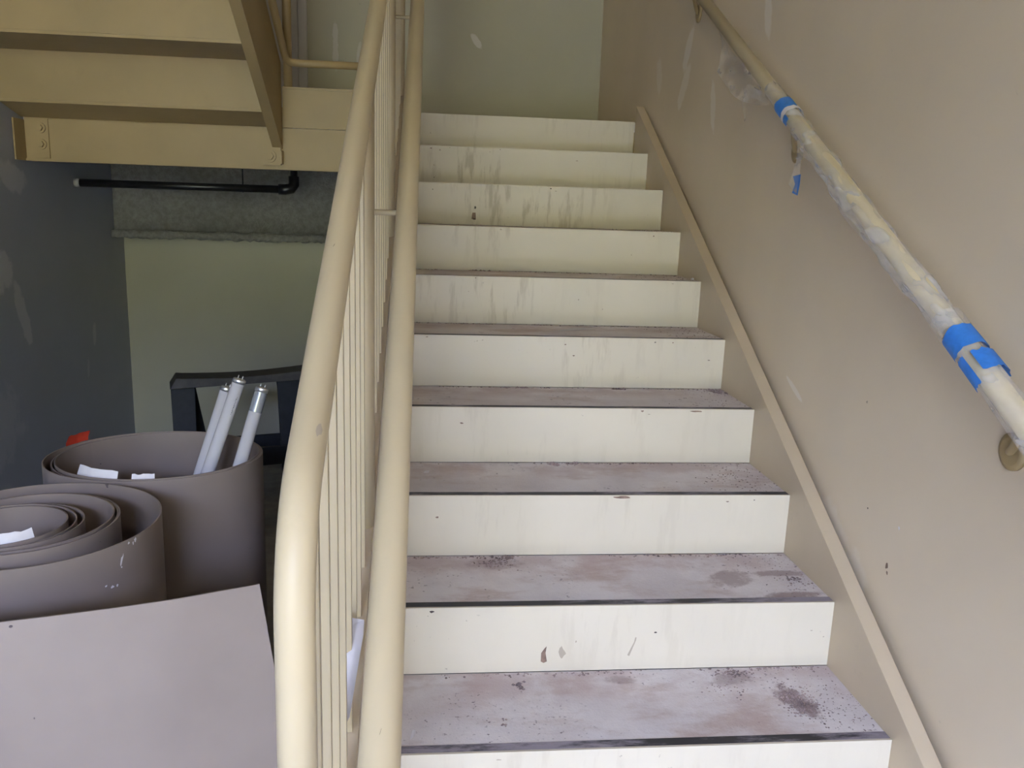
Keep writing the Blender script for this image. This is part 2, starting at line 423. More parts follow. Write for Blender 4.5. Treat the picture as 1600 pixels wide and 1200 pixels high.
# dirt swept against the risers and clumps on the treads
def crumb(mb, x, y, z, r):
    vs = []
    for (a, b, c) in ((1, 0, 0), (-1, 0, 0), (0, 1, 0), (0, -1, 0), (0, 0, 1)):
        q = r * random.uniform(.6, 1.3); vs.append((x + a * q, y + b * q, z + max(c * q * .7, -.0005)))
    mb.add(vs, [(0, 2, 4), (2, 1, 4), (1, 3, 4), (3, 0, 4), (0, 3, 1, 2)])
dm = MB()
for k in range(0, 10):
    yb = (k + 1) * RUN; z = k * RISE - .0013
    for i in range(230 if k < 7 else 60):
        x = random.uniform(-1.14, -.01)
        if math.sin(x * 9 + k * 2.1) + random.random() * 1.3 < .35: continue
        y = yb - abs(random.gauss(0, .008)) - .002
        crumb(dm, x, y, z, random.choice([.0012, .002, .0025, .003, .0045]))
    for i in range(110):                                   # against the right stringer
        x = -abs(random.gauss(0, .10)) - .003; y = k * RUN + random.uniform(.04, .30)
        crumb(dm, x, y, z, random.choice([.001, .0015, .002, .003]))
def clump(cx, cy, k, n, sx, sy, r):
    for i in range(n): crumb(dm, min(random.gauss(cx, sx), -.004), min(max(random.gauss(cy, sy), k * RUN + .01), (k + 1) * RUN - .002), k * RISE - .0013, r * random.uniform(.4, 1.3))
clump(-.149, .470, 1, 330, .020, .032, .0032); clump(-.10, .46, 1, 130, .05, .05, .002); clump(-.26, .60, 1, 70, .025, .012, .004)
clump(-.803, .568, 1, 18, .006, .012, .005); clump(-.85, .42, 1, 8, .006, .008, .004); clump(-.30, .53, 1, 60, .03, .02, .0025)
clump(-.837, .890, 2, 110, .025, .02, .0032); clump(-.05, .76, 2, 40, .02, .02, .004); clump(-.80, .925, 2, 30, .012, .006, .006)
clump(-.64, 1.23, 3, 12, .010, .004, .009); clump(-.57, 1.235, 3, 14, .012, .005, .008); clump(-.10, 1.1, 3, 90, .05, .06, .003)
clump(-.37, 1.54, 4, 14, .012, .004, .009); clump(-.03, 1.53, 4, 50, .015, .02, .006); clump(-.70, 1.55, 4, 12, .012, .003, .006)
clump(-.9, 1.86, 5, 14, .01, .004, .006); clump(-.62, 1.86, 5, 18, .02, .004, .005); clump(-.83, 2.17, 6, 18, .02, .004, .006)
dirt = tag(dm.build('dirt_crumbs', M_dirt), 'brown dirt crumbs swept against the backs of the stair treads', 'dirt', kind='stuff')

# ------------------------------------------------------------------ landing and its edge beam
land = thing('stair_landing', 'beige steel landing with channel edge beam at the stair top', 'landing', (-1.5, 3.7, 1.65))
YE = 10 * RUN
MB().box(XL + .002, XR - .002, YE + .012, YB - .002, 1.63, 1.749).build('deck', M_tread, land)
MB().box(-2.948, -1.7, YE + .0105, YE + .0115, 1.63, 1.749).build('edge_plate', M_steel, land)
MB().box(-1.20, XR - .016, YE + .0095, YE + .0115, 1.60, 1.70).build('edge_plate', M_steel, land)
MB().box(-1.742, -1.205, YE - .004, YE + .008, 1.652, 1.832).build('toe_plate', M_steel, land)
MB().box(-1.742, -1.205, YE - .010, YE + .014, 1.832, 1.842).build('toe_cap', M_steel, land)
beam = MB().box(-2.945, -1.20, YE, YE + .010, 1.452, 1.650)
beam.box(-2.945, -1.20, YE - .012, YE, 1.452, 1.464).box(-2.945, -1.20, YE + .010, YE + .06, 1.452, 1.462)
bo = beam.build('edge_beam', M_steel, land)
cl = MB().box(-2.905, -2.835, YE - .010, YE - .0005, 1.466, 1.648).box(-2.951, -2.944, YE - .11, YE - .001, 1.452, 1.640).build('clip_angle', M_steel, land)
def bolt(c, parent, r=.017):
    m = MB().tube([(c[0], c[1], c[2]), (c[0], c[1] - .010, c[2])], r, 18, smooth=False)
    m.tube([(c[0], c[1] - .010, c[2]), (c[0], c[1] - .022, c[2])], r * .66, 6, smooth=False)
    m.build('bolt', M_steel, parent)
bolt((-2.868, YE - .010, 1.605), cl, .024); bolt((-2.868, YE - .010, 1.530), cl, .024)

# ------------------------------------------------------------------ upper flight (seen from below)
up = thing('upper_stair_flight', 'tan underside of the upper stair flight above the storage corner', 'staircase', (-2.35, 3.0, 1.65))
r2, n2 = .223, .415
uy0, uz0 = YE - .21, 1.70
nst = 8
for k in range(nst):
    y = uy0 - k * n2; z = uz0 + k * r2
    yb = YE - .014 if k == 0 else uy0 - (k - 1) * n2
    if k == 0: MB().prism_x([(yb, 1.652), (yb, 1.664), (y - .006, z + .012), (y - .006, z)], XL + .004, -1.792).build('tread_pan', M_steel, up)
    else: MB().box(XL + .004, -1.792, y - .006, yb - .0061, z, z + .012).build('tread_pan', M_steel, up)
    MB().box(XL + .004, -1.792, y - .006, y, z + .0125, z + r2 + (.012 if k < nst - 1 else 0)).build('riser_back', M_steel, up)
    if k: MB().box(XL + .004, -1.792, y, yb - .0062, z + .0125, z + .05).build('tread_fill', M_tread, up)
def ustr(b, y): return 1.75 + b + (YE - y) * SL
ye = YE - .016; yE = UY + .02
MB().prism_x([(ye, ustr(-.21, ye)), (ye, ustr(.19, ye)), (yE, ustr(.19, yE)), (yE, ustr(-.21, yE))], -1.752, -1.745).build('stringer', M_steel, up)
fl = .011
lowf = MB().prism_x([(ye, ustr(-.21, ye)), (ye, ustr(-.21 + fl, ye)), (yE, ustr(-.21 + fl, yE)), (yE, ustr(-.21, yE))], -1.791, -1.7521).build('stringer_flange', M_steel, up)
cp = MB().box(-1.840, -1.752, YE - .030, YE - .0125, 1.472, 1.556).box(-1.7519, -1.742, YE - .06, YE - .0125, 1.478, 1.54).build('end_clip', M_steel, up)
bolt((-1.803, YE - .030, 1.514), cp, .030)

# guard of the landing and the upper flight on the well side
wg = thing('well_guard_rail', 'tan pipe guard turning from the upper flight along the landing edge', 'railing', (-1.73, YE, 1.84))
pp = [(-1.720, YE - 1.9, 1.955 + 1.88 * SL), (-1.720, YE - .10, 1.955 + .07 * SL + .012), (-1.716, YE - .035, 1.962), (-1.700, YE - .010, 1.955), (-1.66, YE, 1.953), (-1.23, YE, 1.953)]
def smooth_path(pts, n=8):
    pts = [Vector(p) for p in pts]; out = []
    for i in range(len(pts) - 1):
        p0 = pts[max(i - 1, 0)]; p1 = pts[i]; p2 = pts[i + 1]; p3 = pts[min(i + 2, len(pts) - 1)]
        for j in range(n):
            t = j / n
            out.append(.5 * ((2 * p1) + (p2 - p0) * t + (2 * p0 - 5 * p1 + 4 * p2 - p3) * t * t + (3 * p1 - p0 - 3 * p2 + p3) * t ** 3))
    out.append(pts[-1]); return out
MB().tube(pp, .018, 14).build('bottom_rail', M_steel, wg)
MB().tube([(-1.722, YE + .045, 1.75), (-1.722, YE + .045, 2.85)], .021, 16).build('newel_post', M_steel, wg)
MB().tube([(-1.722, YE + .045, 2.85), (-1.23, YE + .045, 2.85)], .021, 16).build('top_rail', M_steel, wg)

# ------------------------------------------------------------------ black drain pipe under the landing
pi = thing('drain_pipe', 'black iron drain pipe hung under the landing', 'pipe', (-2.4, 3.68, 1.36))
MB().tube([(-2.925, 3.68, 1.366), (-1.86, 3.68, 1.366)], .021, 16).build('pipe_run', M_pipe, pi)
MB().tube([(-2.952, 3.68, 1.366), (-2.925, 3.68, 1.366)], .024, 16).build('pipe_end_collar', M_pipe_end, pi)
MB().tube([(-1.865, 3.68, 1.366), (-1.83, 3.68, 1.366), (-1.80, 3.685, 1.372), (-1.785, 3.70, 1.395), (-1.785, 3.70, 1.44)], .030, 16).build('elbow', M_pipe, pi)
MB().tube([(-1.785, 3.70, 1.44), (-1.785, 3.70, 1.628)], .021, 16).build('pipe_riser', M_pipe, pi)
MB().tube([(-2.06, 3.68, 1.343), (-2.06, 3.68, 1.628)], .004, 8).build('hanger_rod', M_pipe, pi)

# ------------------------------------------------------------------ guard railing with inner handrail
gx, gh, gr = -1.18, 1.11, .024
guard = thing('guard_railing', 'cream painted pipe guard railing with balusters on the left side of the stair', 'railing', (gx, 0, FLOOR))
yp = -.339; zc = yp * SL + gh
def fillet(A, Bp, Cc, r=.16, n=10):
    A, Bp, Cc = Vector(A), Vector(Bp), Vector(Cc)
    d1 = (A - Bp).normalized(); d2 = (Cc - Bp).normalized(); half = d1.angle(d2) / 2
    t = r / math.tan(half); p1 = Bp + d1 * t; p2 = Bp + d2 * t
    ce = Bp + (d1 + d2).normalized() * (r / math.sin(half)); out = []
    v1 = p1 - ce; v2 = p2 - ce; ang = v1.angle(v2); ax = v1.cross(v2).normalized()
    for i in range(n + 1): out.append(ce + Matrix.Rotation(ang * i / n, 3, ax) @ v1)
    return out
path = [Vector((gx, yp, FLOOR + .012))] + fillet((gx, yp, FLOOR), (gx, yp, zc), (gx, 3.0, 3.0 * SL + gh), .20, 14)
path += fillet((gx, 0, gh), (gx, 3.02, 3.02 * SL + gh), (gx, 3.6, 3.02 * SL + gh), .15, 8) + [Vector((gx, 3.15, 3.02 * SL + gh))]
MB().tube(path, gr, 28).build('top_rail', M_rail, guard)
MB().tube([(gx, yp, FLOOR), (gx, yp, FLOOR + .012)], .055, 24, smooth=False).build('base_plate', M_rail, guard)
MB().tube([(gx, 3.15, 1.75), (gx, 3.15, 3.02 * SL + gh)], gr, 20).build('newel_post', M_rail, guard)
posts = [.770, 1.975]
for y in posts:
    MB().tube([(gx, y, y * SL + .083 - .012), (gx, y, y * SL + gh)], gr, 24).build('post', M_rail, guard)
bw = .008
for j in range(-4, 25):
    y = .179 + .1182 * j
    if min(abs(y - q) for q in posts) < .04 or y > 3.02: continue
    MB().box(gx - bw, gx + bw, y - bw, y + bw, y * SL + .083 - .003, y * SL + gh - .012).build('baluster', M_rail, guard, bevel=.0008)
hx, hh = -1.078, .92
MB().tube([(hx, -.66, -.66 * SL + hh - .02), (hx, -.62, -.62 * SL + hh), (hx, 3.05, 3.05 * SL + hh), (hx, 3.12, 3.08 * SL + hh), (hx, 3.3, 3.08 * SL + hh)], gr, 28).build('handrail', M_rail, guard)
for y in posts:
    z = y * SL + hh - .075
    MB().tube([(gx + .02, y, z), (hx - .02, y, z), (hx - .004, y, z + .012), (hx, y, z + .055)], .0065, 12).build('handrail_bracket', M_rail, guard)
# scuffs on the pipes
def pipe_mark(x0, h, y, ang, da, dl, mat, slope=SL):
    """scuff lying on a sloping pipe; ang from the top towards the stair"""
    d = Vector((0, 1, slope)).normalized(); s_ = Vector((1, 0, 0)); u_ = s_.cross(d).normalized(); vs = []; n = 10
    for i in range(n):
        a = 2 * math.pi * i / n; q = 1 + random.uniform(-.25, .25)
        an = math.radians(ang + da * q * math.cos(a)); p_ = Vector((x0, y, y * slope + h)) + d * (dl * q * math.sin(a) + .004 * math.cos(a))
        vs.append(p_ + (u_ * math.cos(an) + s_ * math.sin(an)) * (gr + .0004))
    MB().add(vs, [tuple(range(n))]).build('scuff', mat, guard)
pipe_mark(gx, gh, -.205, 38, 11, .012, M_scuff); pipe_mark(gx, gh, .17, -10, 3, .0015, M_chipd); pipe_mark(hx, hh, -.40, 2, 2, .0008, M_chipd)

# folded scrap of paper caught on the stringer among the balusters
sp = MB()
sp.add([(-1.206, .335, .445), (-1.150, .300, .455), (-1.168, .190, .345), (-1.206, .170, .285)], [(0, 1, 2, 3)])
sp.add([(-1.206, .335, .445), (-1.150, .300, .455), (-1.150, .325, .475), (-1.206, .355, .470)], [(0, 1, 2, 3)])
so = sp.build('paper_scrap', M_paper)
tag(so, 'folded white paper caught among the lowest balusters of the railing', 'paper')

# ------------------------------------------------------------------ wall handrail in its plastic wrap
rx, rh, rr = -.020, .945, .021
wr = thing('wall_handrail', 'cream round handrail bracketed to the right wall, half wrapped in plastic', 'handrail', (rx, 1.0, 1.0))
def rp(y, dh=0, dx=0): return Vector((rx + dx, y, y * SL + rh + dh))
MB().tube([rp(-.55), rp(3.15)], rr, 24).build('rail', M_rail, wr)
for y in (-.937 + .0, .147, 1.231, 2.315):
    if y < -.5: continue
    z = y * SL + .80
    ro = MB(); n = 24
    ro.tube([(XR - .0005, y, z), (XR - .006, y, z), (XR - .010, y, z)], .036, n, rfun=lambda i, m, a: (.036, .036, .026)[i])
    br = ro.build('bracket_rosette', M_steel, wr)
    MB().tube(smooth_path([(XR - .009, y, z), (XR - .030, y - .035, z + .018), (rx + .006, y - .105, (y - .105) * SL + rh - .014)], 6), .008, 12).build('bracket_arm', M_steel, br)
film = thing('plastic_film_wrap', 'crumpled clear plastic film wrapped round the wall handrail with blue tape', 'plastic wrap', (rx, .6, 1.2))
random.seed(21)
def film_tube(y0, y1, n, r0, amp, sag=0.0, seed=0):
    rnd = random.Random(seed); K = 28
    ph = [rnd.uniform(0, 6.28) for _ in range(8)]
    def rf(i, m, a):
        s = i / (m - 1)
        e = math.sin(a * 3 + s * 23 + ph[0]) + .7 * math.sin(a * 5 - s * 31 + ph[1]) + .6 * math.sin(a * 2 + s * 57 + ph[2]) + .5 * math.sin(a * 8 + s * 18 + ph[3])
        env = min(1, s * 9, (1 - s) * 9) ** .7
        return r0 + amp * env * (.85 + .45 * e) + rnd.uniform(0, amp * .05)
    pts = []
    for i in range(n):
        s = i / (n - 1); y = y0 + (y1 - y0) * s
        pts.append(rp(y, -sag * math.sin(math.pi * s) ** .8, .0))
    return MB().tube(pts, r0, K, caps=False, rfun=rf)
film_tube(1.13, .27, 120, rr + .0015, .0065, .010, 3).build('film_sleeve', M_film, film)
film_tube(.29, -.50, 100, rr + .0015, .0050, .003, 5).build('film_sleeve', M_film, film)
film_tube(1.29, 1.10, 30, rr + .001, .003, .0, 9).build('film_sleeve', M_film, film)
def loose(name, grid, mat, parent, amp=.006, sub=4, seed=1):
    """loose sheet from a coarse grid of points, refined and crumpled"""
    rnd = random.Random(seed); R = len(grid); Cn = len(grid[0])
    rows = [smooth_path(g, sub) for g in grid]
    cols = [smooth_path([r[j] for r in rows], sub) for j in range(len(rows[0]))]
    W = len(cols); H = len(cols[0]); vs = []
    for j in range(W):
        for i in range(H):
            p = cols[j][i]; e = amp
            vs.append((p.x + rnd.uniform(-e, e), p.y + rnd.uniform(-e, e), p.z + rnd.uniform(-e, e)))
    fs = [(j * H + i, j * H + i + 1, (j + 1) * H + i + 1, (j + 1) * H + i) for j in range(W - 1) for i in range(H - 1)]
    return MB().add(vs, fs, True).build(name, mat, parent)
# loose flap hanging above the tape, towards the stair top
loose('loose_flap', [[rp(1.26, .03), rp(1.42, .0), rp(1.62, -.04), rp(1.83, -.035)],
                     [rp(1.26, -.02, -.01), rp(1.43, -.05, .01), rp(1.66, -.10, .015), rp(1.84, -.09, .02)],
                     [rp(1.30, -.05, .0), rp(1.46, -.12, .02), rp(1.70, -.20, .03), rp(1.90, -.20, .03)]], M_film, film, .001, 5, 2)
loose('loose_flap', [[rp(1.28, -.02, -.012), rp(1.37, -.03, -.02), rp(1.45, -.06, -.02), rp(1.49, -.14, -.015)],
                     [rp(1.28, -.04, -.012), rp(1.36, -.06, -.02), rp(1.42, -.09, -.02), rp(1.45, -.17, -.015)]], M_film, film, .0007, 5, 4)
# slack side of the sleeve, sagging below the rail
random.seed(5)
slack = []
for row in range(4):
    g = []
    for i in range(9):
        y = 1.05 - i * .095; sag = (.050 * math.sin(math.pi * min(1, (i + .4) / 8.6)) ** .8 + .006 * math.sin(i * 2.3)) * row / 3
        g.append(rp(y, -.014 - sag, -.017 + .006 * row - .004 * math.sin(i * 1.7 + row)))
    slack.append(g)
loose('loose_flap', slack, M_film, film, .0006, 5, 12)
slack2 = []
for row in range(3):
    slack2.append([rp(.13 - i * .09, -.016 - (.022 * math.sin(math.pi * min(1, (i + .3) / 5.5))) * row / 2, -.018 + .004 * row) for i in range(6)])
loose('loose_flap', slack2, M_film, film, .0005, 5, 13)
# tail of film with a blue end, below the upper bracket
loose('film_tail', [[rp(1.13, -.07, .015), rp(1.11, -.10, .02), rp(1.13, -.16, .02), rp(1.15, -.20, .02)],
                    [rp(1.10, -.07, .015), rp(1.08, -.10, .02), rp(1.085, -.16, .02), rp(1.09, -.195, .02)]], M_film, film, .0007, 5, 8)
loose('film_tail', [[rp(1.10, -.02, .0), rp(1.07, -.05, .01), rp(1.09, -.09, .018), rp(1.12, -.11, .02)],
                    [rp(1.08, -.02, .0), rp(1.05, -.05, .01), rp(1.07, -.09, .018), rp(1.10, -.11, .02)]], M_film, film, .0007, 5, 8)
tp = MB(); a0 = Vector((rx + .02, 1.120, 1.403))
tp.add([(0.000, 1.124, 1.412), (0.000, 1.073, 1.416), (.002, 1.078, 1.388), (.002, 1.085, 1.358), (.002, 1.125, 1.366), (.001, 1.108, 1.390)], [(0, 1, 2, 5), (5, 2, 3, 4)])
tp.build('blue_tape', M_blue, film)
def tape_band(y0, y1, a0, a1, r, mat, name='blue_tape', seed=0, skew=0.0):
    """strip of tape on the wrapped pipe between two angles (0 = straight up, positive towards the stair)"""
    rnd = random.Random(seed); n = 14; vs = []
    d = Vector((0, 1, SL)).normalized(); s_ = Vector((-1, 0, 0)); u_ = s_.cross(d).normalized()
    if u_.z < 0: u_ = -u_
    for i in range(n + 1):
        a = math.radians(a0 + (a1 - a0) * i / n)
        for q, (yy, sg) in enumerate(((y0, 1), (y1, 1))):
            y = yy + skew * (i / n - .5) + rnd.uniform(-.003, .003)
            rad = r + rnd.uniform(0, .0012)
            vs.append(rp(y) + (u_ * math.cos(a) + s_ * math.sin(a)) * rad)
    fs = [(2 * i, 2 * i + 1, 2 * i + 3, 2 * i + 2) for i in range(n)]
    return MB().add(vs, fs, True).build(name, mat, film)
tape_band(1.185, 1.125, -70, 150, rr + .006, M_blue, seed=1)
tape_band(1.130, 1.112, -90, 130, rr + .008, M_paper, 'film_fold', seed=2)
tape_band(1.112, 1.085, 70, 120, rr + .0075, M_blue, seed=3)
tape_band(.245, .195, -80, 130, rr + .010, M_blue, seed=4)
tape_band(.180, .135, -80, 48, rr + .012, M_blue, seed=5)
tape_band(.185, .120, 75, 118, rr + .011, M_blue, seed=6)
tape_band(.290, .250, -110, 140, rr + .010, M_film, 'film_fold', seed=7)

# wall nicks
def wall_nick(y, z, ry, rz, mat, name):
    poly = blob((y, z), ry, rz, 9, .4); n = len(poly)
    v = [(XR - .0006, a, b) for a, b in poly] + [(XR + .001, a, b) for a, b in poly]
    f = [tuple(range(n)), tuple(range(2 * n - 1, n - 1, -1))] + [(i, i + n, (i + 1) % n + n, (i + 1) % n) for i in range(n)]
    return MB().add(v, f).build(name, mat, bpy.data.objects['wall_right'])
wall_nick(.508, .497, .004, .007, M_chip, 'paint_nick'); wall_nick(.503, .482, .003, .005, M_chip, 'paint_nick')
wall_nick(.478, .603, .003, .004, M_paper, 'paint_nick'); wall_nick(.682, .855, .003, .003, M_scuff, 'paint_nick')
wall_nick(.62, .60, .002, .002, M_chipd, 'paint_nick')

# ------------------------------------------------------------------ rolls of board, loose sheet, tubes
TOP = .55
def spiral_roll(name, label, loops, seed, th=.0032, top=TOP):
    """loops: (centre x, centre y, x radius, y radius) of each turn from the outside in; turns change over on the left"""
    cx, cy = loops[0][0], loops[0][1]
    t = thing(name, label, 'roll', (cx, cy, FLOOR))
    n = 80 * len(loops); ring = []
    for i in range(n + 1):
        q = i / 80; k = min(int(q), len(loops) - 1); f = q - k
        A = loops[k]; Bq = loops[min(k + 1, len(loops) - 1)]
        g = max(0.0, (f - .72) / .28); g = g * g * (3 - 2 * g)
        X, Y, RX, RY = [a + (b - a) * g for a, b in zip(A, Bq)]
        a = math.radians(150 - 360 * q)
        ring.append([(X + (RX + e) * math.cos(a), Y + (RY + e) * math.sin(a)) for e in (-th / 2, th / 2)])
    vs = []; fs = []
    for i in range(n + 1):
        zt = top + .003 * math.sin(i * .05 + seed)
        (xi, yi), (xo, yo) = ring[i]
        vs += [(xi, yi, FLOOR), (xo, yo, FLOOR), (xo, yo, zt), (xi, yi, zt)]
    for i in range(n):
        b, c = 4 * i, 4 * i + 4
        for j in range(4): fs.append((b + j, b + (j + 1) % 4, c + (j + 1) % 4, c + j))
    fs += [(0, 1, 2, 3), (4 * n, 4 * n + 3, 4 * n + 2, 4 * n + 1)]
    o = MB().add(vs, fs, True).build('rolled_board', M_board, t)
    o.data.set_sharp_from_angle(angle=math.radians(40))
    return t
near = spiral_roll('board_roll', 'nearer loose roll of greige board with open spiral turns',
                   [(-1.935, .686, .275, .275), (-1.960, .684, .207, .207), (-1.957, .687, .199, .199), (-1.954, .690, .187, .187),
                    (-1.977, .667, .152, .152), (-1.981, .665, .140, .140), (-1.986, .660, .128, .128)], 1)
far = spiral_roll('board_roll', 'farther roll of greige board holding the fluorescent tubes',
                  [(-1.834, 1.241, .310, .262), (-1.822, 1.241, .294, .256), (-1.815, 1.241, .283, .250)], 4)
def tape_piece(parent, cx, cy, ang, width, z0, z1, r, mat=M_paper, curl=.01, seed=0, name='tape_strip'):
    """paper strip stuck inside the rim and standing above it"""
    rnd = random.Random(seed); vs = []; n = 8
    for i in range(n + 1):
        a = math.radians(ang) + (i / n - .5) * width / r
        up_ = z1 + rnd.uniform(-.002, .002) * (1 if i not in (0,) else .3)
        for (z, rr_) in ((z0, r), ((z0 + up_) / 2, r), (up_, r - curl)):
            vs.append((cx + rr_ * math.cos(a), cy + rr_ * math.sin(a), z))
    fs = [(3 * i + j, 3 * i + j + 1, 3 * i + j + 4, 3 * i + j + 3) for i in range(n) for j in range(2)]
    return MB().add(vs, fs, True).build(name, mat, parent)
tape_piece(far, -1.815, 1.241, 243, .145, TOP - .03, TOP + .020, .244, seed=1)
tape_piece(far, -1.815, 1.241, 276, .060, TOP - .03, TOP + .012, .244, seed=2)
tape_piece(far, -1.834, 1.241, 155, .085, TOP - .015, TOP + .030, .296, M_red, .012, 3, 'red_tape')
tape_piece(near, -1.986, .660, 300, .10, TOP - .03, TOP + .020, .122, seed=5)

# scraped white marks on the nearer roll, specks on the sheet
def roll_mark(ang, z, dw, dz, lean=0):
    vs = []
    n = 9
    for i in range(n):
        a = 2 * math.pi * i / n; q = 1 + random.uniform(-.3, .3)
        u = dw * q * math.cos(a) + lean * dz * math.sin(a); zz = z + dz * q * math.sin(a); an = math.radians(ang) + u / .277
        vs.append((-1.935 + .2769 * math.cos(an), .686 + .2769 * math.sin(an), zz))
    MB().add(vs, [tuple(range(n))]).build('scrape_mark', M_paper, near)
roll_mark(-29.2, .512, .003, .013, .35); roll_mark(-20.5, .543, .004, .005); roll_mark(-24.8, .543, .003, .003); roll_mark(-29.6, .495, .0015, .002)
roll_mark(-35, .459, .004, .003); roll_mark(-32.5, .458, .003, .003); roll_mark(-38, .466, .003, .002); roll_mark(-22, .538, .002, .004)
# loose sheet standing in front of the rolls
def sheet():
    xs = [(-2.45, .10), (-2.2, .105), (-2.0, .135), (-1.778, .196), (-1.68, .222), (-1.579, .252), (-1.50, .279), (-1.43, .309), (-1.357, .340)]
    pth = smooth_path([(x, y, 0) for x, y in xs], 6); vs = []; n = len(pth)
    for i, q in enumerate(pth):
        s = i / (n - 1)
        tan = (pth[min(i + 1, n - 1)] - pth[max(i - 1, 0)]).normalized(); nn = Vector((tan.y, -tan.x, 0)) * .0016
        for j in range(9):
            zf = j / 8; z = FLOOR + (TOP - .002 - FLOOR) * zf
            dx = (1 - zf) * .12 * max(0, (s - .6) / .4) ** 2
            wob = .006 * math.sin(s * 40) * (1 - zf)
            for sgn in (1, -1): vs.append((q.x + dx + nn.x * sgn, q.y + dx * .30 - .03 * (1 - zf) + wob * 0 + nn.y * sgn, z))
    fs = []
    def id_(i, j, k): return (i * 9 + j) * 2 + k
    for i in range(n - 1):
        for j in range(8):
            for k in (0, 1): fs.append((id_(i, j, k), id_(i + 1, j, k), id_(i + 1, j + 1, k), id_(i, j + 1, k)))
        fs.append((id_(i, 8, 0), id_(i + 1, 8, 0), id_(i + 1, 8, 1), id_(i, 8, 1)))
        fs.append((id_(i, 0, 0), id_(i + 1, 0, 0), id_(i + 1, 0, 1), id_(i, 0, 1)))
    for j in range(8):
        for i in (0, n - 1): fs.append((id_(i, j, 0), id_(i, j + 1, 0), id_(i, j + 1, 1), id_(i, j, 1)))
    o = MB().add(vs, fs, True).build('board_sheet', M_board)
    o.data.set_sharp_from_angle(angle=math.radians(40))
    return o
sh = sheet()
for (x, y, z, r) in ((-1.763, .195, .538, .004), (-1.525, .277, .468, .0028), (-1.595, .253, .471, .0012), (-1.728, .207, .501, .0015), (-1.622, .244, .313, .0012)):
    yy = y - .0
    yy = y - .030 * (.548 - z) / .898 + .0062
    nv = Vector((.325, -.945, 0)); tv = Vector((.945, .325, 0)); c = Vector((x, yy, z)) + nv * .004
    vs = [c + tv * (r * .8 * math.cos(a * .785)) + Vector((0, 0, r * .6 * math.sin(a * .785))) for a in range(8)] + [c - nv * .006 + tv * (r * .8 * math.cos(a * .785)) + Vector((0, 0, r * .6 * math.sin(a * .785))) for a in range(8)]
    MB().add(vs, [tuple(range(8)), tuple(range(15, 7, -1))] + [(i, (i + 1) % 8, (i + 1) % 8 + 8, i + 8) for i in range(8)]).build('speck', M_scuff2, sh)
tag(sh, 'loose greige board sheet standing upright in front of the two rolls', 'board')

def fluoro(top, through, label, cap_len=.014, clear=0.0, mark=False):
    top, through = Vector(top), Vector(through); d = (through - top).normalized()
    L = (top.z - FLOOR - .012) / -d.z
    t = thing('fluorescent_tube', label, 'fluorescent tube', top + d * L, 'fluorescent tubes in the far roll')
    r = .019
    c0 = top + d * cap_len; c1 = top + d * (L - cap_len)
    if clear:
        cm = top + d * clear
        MB().tube([c0, cm], r, 20, caps=False).build('clear_end', M_tubeclear, t)
        g = MB().tube([cm, c1], r, 20)
    else: g = MB().tube([c0, c1], r, 20)
    gl = g.build('glass', M_tube, t)
    for (a, b) in ((top, c0), (c1, top + d * L)):
        cap = MB().tube([a, a + (b - a) * .15, a + (b - a) * .3, b], r, 20, rfun=lambda i, m, an: (r * .8, r * .97, r * 1.02, r * 1.02)[i] if (a - top).length < .01 else r * 1.02).build('end_cap', M_alu, t)
        if (a - top).length < .01:
            side = d.cross(Vector((0, 1, 0))).normalized()
            for s in (-1, 1):
                q = top + side * s * .0063
                MB().tube([q + d * .002, q - d * .010], .0016, 8).build('pin', M_alu, cap)
    if mark:      # small maker's print running along the glass
        side = d.cross(Vector((0, 1, 0))).normalized(); fr = side.cross(d).normalized()
        if fr.y > 0: fr = -fr
        pm = MB(); rnd = random.Random(3)
        for i in range(11):
            s0 = .052 + i * .0052
            for an0, an1 in ((.55, .62), (.66, .72)):
                if rnd.random() < .25: continue
                vv = []
                for (s_, an) in ((s0, an0), (s0 + .0035, an0), (s0 + .0035, an1), (s0, an1)):
                    vv.append(top + d * s_ + (fr * math.cos(an) + side * -math.sin(an) * (1 if (side * -1).x > 0 else -1)) * (r + .0003))
                pm.add(vv, [(0, 1, 2, 3)])
        pm.build('print_mark', M_print, gl)
    return t
fluoro((-1.580, 1.250, .779), (-1.677, 1.206, .491), 'tallest fluorescent tube, in the middle with small grey print', mark=True)
fluoro((-1.628, 1.300, .744), (-1.711, 1.262, .476), 'leftmost fluorescent tube, mostly behind the tallest one')
fluoro((-1.514, 1.240, .756), (-1.581, 1.190, .515), 'rightmost fluorescent tube with a greyed clear end', clear=.075)

